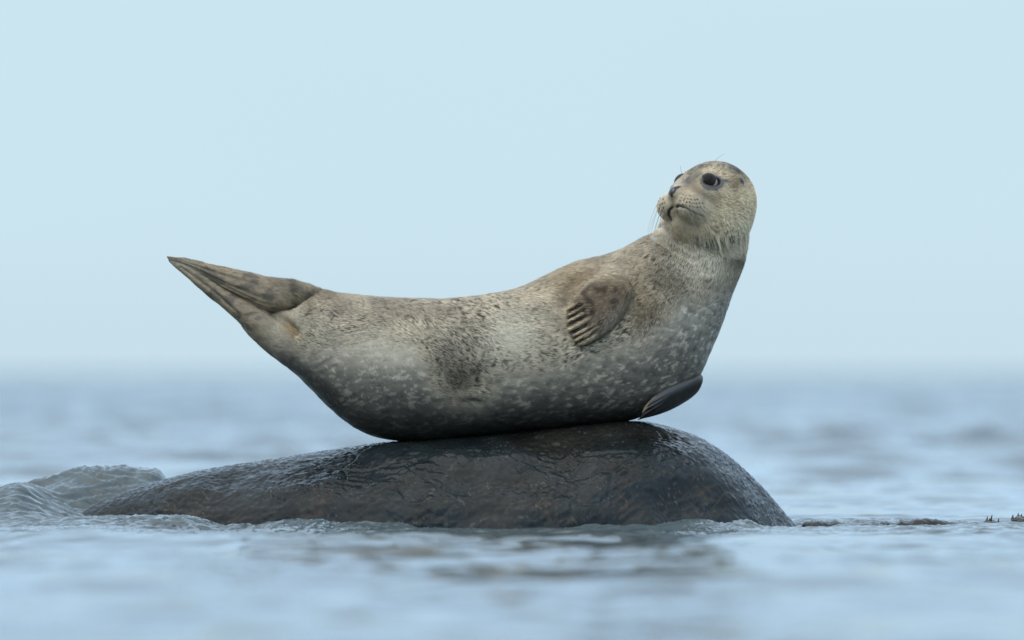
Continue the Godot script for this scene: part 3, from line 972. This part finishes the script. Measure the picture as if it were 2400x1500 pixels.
func add_hair(f: Geo, p: Vector3, n: Vector3, d: Vector3, length: float, w: float, lift: float, col: Color) -> void:
	var t := (d - n * d.dot(n)).normalized()
	if t == Vector3.ZERO: return
	var s := n.cross(t)
	var k := f.v.size()
	var tip := p + t * length + n * lift
	var root := p - n * 0.0006
	f.v.append(root + s * w)
	f.v.append(root - s * w)
	f.v.append(tip)
	var m := (n - t * (lift / length) * 0.6).normalized()
	f.n.append((m + s * 0.25).normalized())
	f.n.append((m - s * 0.25).normalized())
	f.n.append(m)
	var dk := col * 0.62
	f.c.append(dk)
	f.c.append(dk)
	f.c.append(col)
	if (f.v[k + 2] - f.v[k]).cross(f.v[k + 1] - f.v[k]).dot(n) > 0.0:
		f.i.append(k); f.i.append(k + 1); f.i.append(k + 2)
	else:
		f.i.append(k); f.i.append(k + 2); f.i.append(k + 1)

func grow_fur(f: Geo, g: Geo, first: int, last: int, density: float, on_head := false) -> void:
	for t in range(first, last, 3):
		var ia := g.i[t]; var ib := g.i[t + 1]; var ic := g.i[t + 2]
		var na := g.n[ia]
		if na.z < -0.35: continue
		var ca := g.c[ia]
		if ca.a < 0.03 and g.c[ib].a < 0.03: continue
		var a := g.v[ia]; var b := g.v[ib]; var c := g.v[ic]
		var area := (b - a).cross(c - a).length() * 0.5
		var many := area * density * ca.a
		var count := int(many)
		if rng.randf() < many - count: count += 1
		for k in count:
			var u := rng.randf()
			var v := rng.randf()
			if u + v > 1.0:
				u = 1.0 - u
				v = 1.0 - v
			var p := a + (b - a) * u + (c - a) * v
			var n := (na + (g.n[ib] - na) * u + (g.n[ic] - na) * v).normalized()
			var d := fur_flow(p, n)
			var q := hl(p)
			var px := 1200.0 + 1000.0 * p.x
			var py := 1230.0 - 1000.0 * p.y
			var length := 0.0115
			var lift := 0.0020
			var w := 0.00072
			var sleek := 0.0
			var thick := 0.0
			var dash := 0.45
			if on_head:
				length = lerpf(0.0035, 0.0115, sstep(110.0, -10.0, q.x) * sstep(95.0, 40.0, q.y))
				lift = length * 0.15
				w = lerpf(0.00045, 0.00072, sstep(120.0, 0.0, q.x))
				dash = lerpf(0.40, 0.68, sstep(100.0, 20.0, q.x))
			elif px < 690.0:
				length = 0.008 * sstep(395.0, 480.0, px)
				if px < 410.0: continue
				lift = 0.0008
				dash = 0.25
			else:
				dash = 0.42 + 0.70 * maxf(maxf(blob(px, py, 1085, 790, 190, 130), blob(px, py, 1430, 790, 170, 55, -0.3)), maxf(blob(px, py, 770, 780, 90, 50), 0.8 * blob(px, py, 1560, 650, 70, 90)))
				sleek = sstep(0.75, 0.4, ca.a)
				dash *= 1.0 - 0.75 * blob(px, py, 1205, 790, 60, 60, 0.7)
				thick = clampf(maxf(maxf(blob(px, py, 1085, 790, 115, 150, 0.3), 0.75 * blob(px, py, 1440, 800, 190, 45, -0.4)), maxf(0.8 * blob(px, py, 1560, 660, 60, 80, 0.3), 0.55 * blob(px, py, 900, 735, 190, 50))), 0.0, 1.0)
			# locks: hairs that stick together lean the same way and part from their neighbours
			var td := (d - n * d.dot(n)).normalized()
			var o := p - Vector3(0.1, 0.3, 0.0)
			var along := o.dot(td)
			var across := o.dot(n.cross(td)) + o.z * 0.5
			var lock := nz.get_noise_2d(along * 48.0, across * 205.0)
			var lock2 := nz2.get_noise_3d(p.x * 190.0, p.y * 240.0, p.z * 190.0)
			d += Vector3(rng.randfn(0, 0.13) + lock * 0.15, rng.randfn(0, 0.13) + lock2 * 0.2, rng.randfn(0, 0.1))
			var col := ca
			var tone := 1.08 + dash * (0.75 * lock + 0.45 * lock2) + rng.randfn(0.0, 0.13)
			tone *= lerpf(1.0, 0.20, sstep(lerpf(-0.18, 0.12, thick), lerpf(-0.46, -0.14, thick), lock) * clampf(dash * 1.15 + 0.3 * thick, 0.0, 1.0) * (1.0 - 0.75 * sleek))
			if not on_head and px > 690.0:
				sleek = sstep(0.80, 0.36, ca.a + rng.randfn(0.0, 0.06))
				lift = lerpf(lift, 0.0003, sleek)
				w = lerpf(w, 0.0005, sleek)
				length = lerpf(length, 0.015, sleek)
				var fleck := 1.05 * sstep(0.28, 0.50, nz2.get_noise_2d(along * 40.0, across * 95.0)) * (1.0 + lock2)
				tone = lerpf(tone, 0.94 + fleck + 0.24 * lock + 0.18 * lock2 + rng.randfn(0.0, 0.07), sleek)
			col = col * clampf(tone, 0.14, 1.7)
			col.a = 1.0
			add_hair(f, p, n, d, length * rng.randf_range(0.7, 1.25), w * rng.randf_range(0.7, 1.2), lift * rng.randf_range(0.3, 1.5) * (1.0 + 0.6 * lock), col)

func head_hit(px: float, py: float) -> Vector3:
	var p := Vector3(wx(px), wy(py), 0.30)
	for k in 60:
		var d := head_sdf(hl(p)) * 0.001
		if d < 0.0004: break
		p.z -= d * 0.8
	return p

func build_seal() -> void:
	var seal := Node3D.new()
	seal.name = "seal"
	add_child(seal)
	tag(seal, "young grey spotted seal curled on the boulder, head turned back, tail raised", "seal")
	var t0 := Time.get_ticks_msec()
	var g := Geo.new()
	# trunk
	var nu := 600
	var fr := 150
	var bk := 46
	var nv := fr + bk
	var P := loft(ST, nu, fr, bk, 0.94)
	var sgn := 1.0
	var N := grid_normals(P, nu, nv, true, sgn)
	if N[300 * nv + fr / 2].z < 0.0:
		sgn = -1.0
		N = grid_normals(P, nu, nv, true, sgn)
	for k in P.size(): P[k] = P[k] + N[k] * trunk_relief(P[k], N[k])
	N = grid_normals(P, nu, nv, true, sgn)
	record_front(P)
	var C := PackedColorArray()
	C.resize(P.size())
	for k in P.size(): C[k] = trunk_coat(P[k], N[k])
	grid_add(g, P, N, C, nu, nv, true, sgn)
	var i_trunk := g.i.size()
	# upper hind flipper
	var hu := 170
	var hv := 70 + 24
	P = loft(HF, hu, 70, 24, 0.9)
	N = grid_normals(P, hu, hv, true, sgn)
	for k in P.size():
		var p := P[k]
		var rays := nz.get_noise_2d(float(k % hv) * 0.12 + p.x * 4.0, p.x * 5.0) * sstep(-0.48, -0.62, p.x)
		P[k] = p + N[k] * (0.0016 * rays + 0.0012 * nz2.get_noise_3d(p.x * 25.0, p.y * 40.0, p.z * 25.0))
	N = grid_normals(P, hu, hv, true, sgn)
	C = PackedColorArray()
	for k in P.size():
		var c := hind_coat(P[k])
		var up := sstep(0.0, 0.7, N[k].y) * sstep(-0.53, -0.45, P[k].x)
		c = c.lerp(trunk_coat(P[k], N[k]), up)
		c.a = lerpf(0.55, 1.0, sstep(-0.54, -0.49, P[k].x))
		C.append(c)
	grid_add(g, P, N, C, hu, hv, true, sgn)
	var i_hind := g.i.size()
	fore_flipper(g)
	var i_fore := g.i.size()
	low_flipper(g)
	var i_low := g.i.size()
	# head
	var e0 := Vector3(63, 52, 59) - eye_dir * 52.0
	var t := 0.0
	for k in 60: t += maxf(-head_sdf(e0 + eye_dir * t), 0.0) * 0.8
	MOUTH = mark([[1569, 519], [1564, 508], [1565, 497], [1574, 489], [1588, 487], [1602, 492], [1620, 503], [1640, 511]])
	GROOVE = mark([[1570, 462], [1572, 473], [1576, 486]])
	NOSTRIL_A = mark([[1591, 441], [1580, 446], [1575, 457]])
	NOSTRIL_B = mark([[1563, 443], [1565, 452], [1565, 460]])
	NOSE_TOP = mark([[1564, 444], [1574, 444], [1586, 441]])
	NOSE_STEM = mark([[1571, 446], [1569, 462]])
	LIP = head_hit(1583, 499)
	eye_at = e0 + eye_dir * t
	carve = true
	surface_nets(g)
	var i_head := g.i.size()
	print("seal mesh ", Time.get_ticks_msec() - t0, " eye ", eye_at, " tris ", g.i.size() / 3)
	# fur
	var f := Geo.new()
	grow_fur(f, g, 0, i_trunk, 560000.0)
	grow_fur(f, g, i_trunk, i_hind, 500000.0)
	grow_fur(f, g, i_hind, i_fore, 700000.0)
	grow_fur(f, g, i_low, i_head, 900000.0, true)
	fringe(f)
	tufts(f)
	pores(f)
	print("fur ", Time.get_ticks_msec() - t0, " hairs ", f.v.size() / 3)
	# skin darkened under the fur: shade between the locks, painted in
	for k in g.c.size():
		var c := g.c[k]
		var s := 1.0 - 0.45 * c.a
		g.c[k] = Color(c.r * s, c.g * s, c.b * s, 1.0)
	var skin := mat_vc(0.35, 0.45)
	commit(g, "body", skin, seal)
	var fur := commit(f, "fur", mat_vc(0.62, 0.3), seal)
	tag(fur, "", "", "", "stuff")
	# eyes
	for s in [1.0, -1.0]: eye(seal, s)
	claws(seal)
	whiskers(seal)

# damp locks drawn to points, under the cheek
func tufts(f: Geo) -> void:
	for k in 30:
		var u := rng.randf()
		var px := lerpf(1676.0, 1766.0, u)
		var py := lerpf(570.0, 572.0, u) + rng.randfn(0.0, 10.0) - 18.0 * sstep(1740.0, 1766.0, px)
		var aim := Vector2(rng.randf_range(0.05, 0.40) - 0.35 * u, -1.0).normalized()
		var l := rng.randf_range(0.022, 0.038)
		var tone := rng.randf_range(0.75, 1.25)
		var root := head_hit(px, py)
		if root.z < -0.04: continue
		var tip := root + Vector3(aim.x, aim.y, 0.0) * l
		for h in 16:
			var a := head_hit(px + rng.randfn(0.0, 2.6), py + rng.randfn(0.0, 4.0))
			if a.z < -0.04: continue
			var d := tip + Vector3(rng.randfn(0, 0.0008), rng.randfn(0, 0.002), 0.0) - a
			var n := (HF_ * 0.15 + Vector3(0.45 * (u - 0.3), -0.1, 1.0)).normalized()
			var c := Color(0.62, 0.555, 0.40) * tone * rng.randf_range(0.7, 1.15)
			c.a = 1.0
			add_hair(f, a + n * 0.002, n, d, d.length(), 0.0009, 0.005, c)

# damp locks hanging over the fold between the head and the neck
func fringe(f: Geo) -> void:
	for k in 620:
		var u := rng.randf()
		var px := lerpf(1610.0, 1764.0, pow(u, 0.7))
		var py := lerpf(572.0, 592.0, u) + rng.randfn(0.0, 13.0) - 14.0 * sstep(1735.0, 1764.0, px)
		var lock := nz.get_noise_1d(px * 0.16)
		var p := head_hit(px, py)
		if p.z < -0.05: continue
		p.z += 0.001
		var n := (HF_ * 0.2 + Vector3(0.3 * (u - 0.3), -0.2, 1.0)).normalized()
		var d := Vector3(0.20 + 0.25 * lock - 0.35 * (u - 0.4), -1.0, 0.0)
		var l := rng.randf_range(0.013, 0.021 + 0.011 * u) * (0.9 + 0.4 * lock)
		var c := Color(0.42, 0.39, 0.29) * clampf(0.9 + 0.9 * lock + rng.randfn(0.0, 0.25), 0.12, 1.3)
		c.a = 1.0
		add_hair(f, p, n, d, l, 0.0008, 0.003 + 0.003 * rng.randf(), c)

var PORES := [[1595, 460], [1602, 463], [1611, 464], [1592, 467], [1599, 470], [1606, 470], [1614, 471], [1622, 472], [1629, 471], [1589, 474], [1596, 474], [1604, 477], [1611, 478], [1619, 480], [1626, 480], [1633, 479], [1641, 479],
	[1587, 480], [1595, 482], [1602, 484], [1611, 487], [1620, 488], [1628, 489], [1636, 488], [1604, 492], [1645, 488], [1541, 473], [1546, 467], [1553, 470], [1545, 482], [1550, 480], [1555, 478], [1543, 490], [1548, 488], [1553, 489], [1549, 496], [1545, 500]]

func pores(f: Geo) -> void:
	for o in PORES:
		for k in 4:
			var p := head_hit(o[0] + rng.randfn(0, 0.7), o[1] + rng.randfn(0, 0.7))
			if p.z < 0.02: continue
			var q := head_normal(hl(p))
			var n := (HF_ * q.x + Vector3.UP * q.y + HL_ * q.z).normalized()
			add_hair(f, p + n * 0.001, n, fur_flow(p, n), 0.0040, 0.0007, 0.0004, Color(0.035, 0.030, 0.025))

func eye(seal: Node3D, s: float) -> void:
	var c := eye_at - eye_dir * 25.0
	c.z *= s
	var d := eye_dir
	d.z *= s
	var P := PackedVector3Array()
	var C := PackedColorArray()
	var nu := 40
	var nv := 64
	var gaze := (d + (Vector3(0.36, 0.34, -0.22) if s > 0.0 else Vector3(0.1, 0.1, 0.0))).normalized()
	for i in nu:
		var a := PI * i / (nu - 1)
		for j in nv:
			var b := TAUF * j / nv
			var u := Vector3(cos(a), sin(a) * cos(b), sin(a) * sin(b))
			P.append(hw(c + u * 23.0))
			var ang := acos(clampf(u.dot(gaze), -1.0, 1.0))
			var col := Color(0.008, 0.008, 0.009).lerp(Color(0.022, 0.017, 0.013), sstep(0.35, 0.6, ang))
			if s > 0.0: col = col.lerp(Color(0.50, 0.36, 0.35), sstep(0.92, 0.98, ang))
			C.append(col)
	var N := grid_normals(P, nu, nv, true, 1.0)
	var sg := 1.0 if N[nv * 20].dot(P[nv * 20] - hw(c)) > 0.0 else -1.0
	if sg < 0.0: N = grid_normals(P, nu, nv, true, -1.0)
	var g := Geo.new()
	grid_add(g, P, N, C, nu, nv, true, sg)
	commit(g, "eye", mat_vc(0.06, 0.25), seal)

func claws(seal: Node3D) -> void:
	var m := mat_vc(0.3)
	for c in [[1358, 739, 1332, 760], [1365, 752, 1333, 775], [1367, 768, 1337, 786], [1383, 780, 1346, 798], [1349, 728, 1331, 744]]:
		var a := Vector3(wx(c[0]), wy(c[1]), 0.0)
		var b := Vector3(wx(c[2]), wy(c[3]), 0.0)
		a.z = body_z(a.x, a.y) + 0.0265
		b.z = body_z(b.x, b.y) + 0.011
		var mid := a.lerp(b, 0.5) + Vector3(0, 0, 0.006)
		commit(tube(bez(a, mid, b, 10), 0.0036, 0.0014, Color(0.022, 0.023, 0.027), 8), "claw", m, seal)

func whiskers(seal: Node3D) -> void:
	var m := mat_vc(0.35)
	# start, bend, end in plan millimetres
	var W := [[1541, 470, 1522, 492, 1517, 530], [1540, 477, 1524, 505, 1515, 545], [1542, 484, 1528, 515, 1513, 560], [1541, 490, 1524, 530, 1518, 580], [1545, 496, 1532, 540, 1520, 572], [1546, 500, 1519, 565, 1536, 613],
		[1550, 498, 1536, 550, 1528, 598], [1553, 503, 1524, 560, 1524, 604], [1543, 466, 1530, 470, 1521, 490], [1546, 461, 1535, 458, 1526, 466], [1548, 486, 1534, 530, 1530, 555],
		[1612, 490, 1620, 502, 1622, 520], [1622, 491, 1640, 512, 1652, 540], [1630, 492, 1650, 508, 1668, 532], [1637, 490, 1660, 500, 1678, 522], [1643, 488, 1665, 494, 1690, 510], [1628, 487, 1655, 496, 1672, 516], [1604, 493, 1616, 515, 1632, 548], [1618, 489, 1632, 510, 1642, 526]]
	for k in W.size():
		var w = W[k]
		var near: bool = w[0] > 1580
		var a := head_hit(w[0], w[1])
		var b := Vector3(wx(w[2]), wy(w[3]), a.z + 0.012)
		var c := Vector3(wx(w[4]), wy(w[5]), a.z + (0.010 if not near else -0.004))
		if near:
			b.z = head_hit(w[2], w[3]).z + 0.007
			c.z = head_hit(w[4], w[5]).z + 0.009
		commit(tube(bez(a, b, c, 14), 0.00058, 0.00028, Color(0.50, 0.46, 0.36), 5), "whisker", m, seal)
	# a few long hairs above the eyes
	for w in [[1606, 396, 1601, 385, 1601, 369], [1597, 404, 1593, 396, 1594, 390], [1670, 381, 1680, 370, 1696, 363]]:
		var a := Vector3(wx(w[0]), wy(w[1]) - 0.004, 0.05)
		a.z = head_hit(w[0], w[1] + 6).z
		commit(tube(bez(a, Vector3(wx(w[2]), wy(w[3]), a.z), Vector3(wx(w[4]), wy(w[5]), a.z), 8), 0.0006, 0.0003, Color(0.40, 0.35, 0.26), 5), "brow_whisker", m, seal)
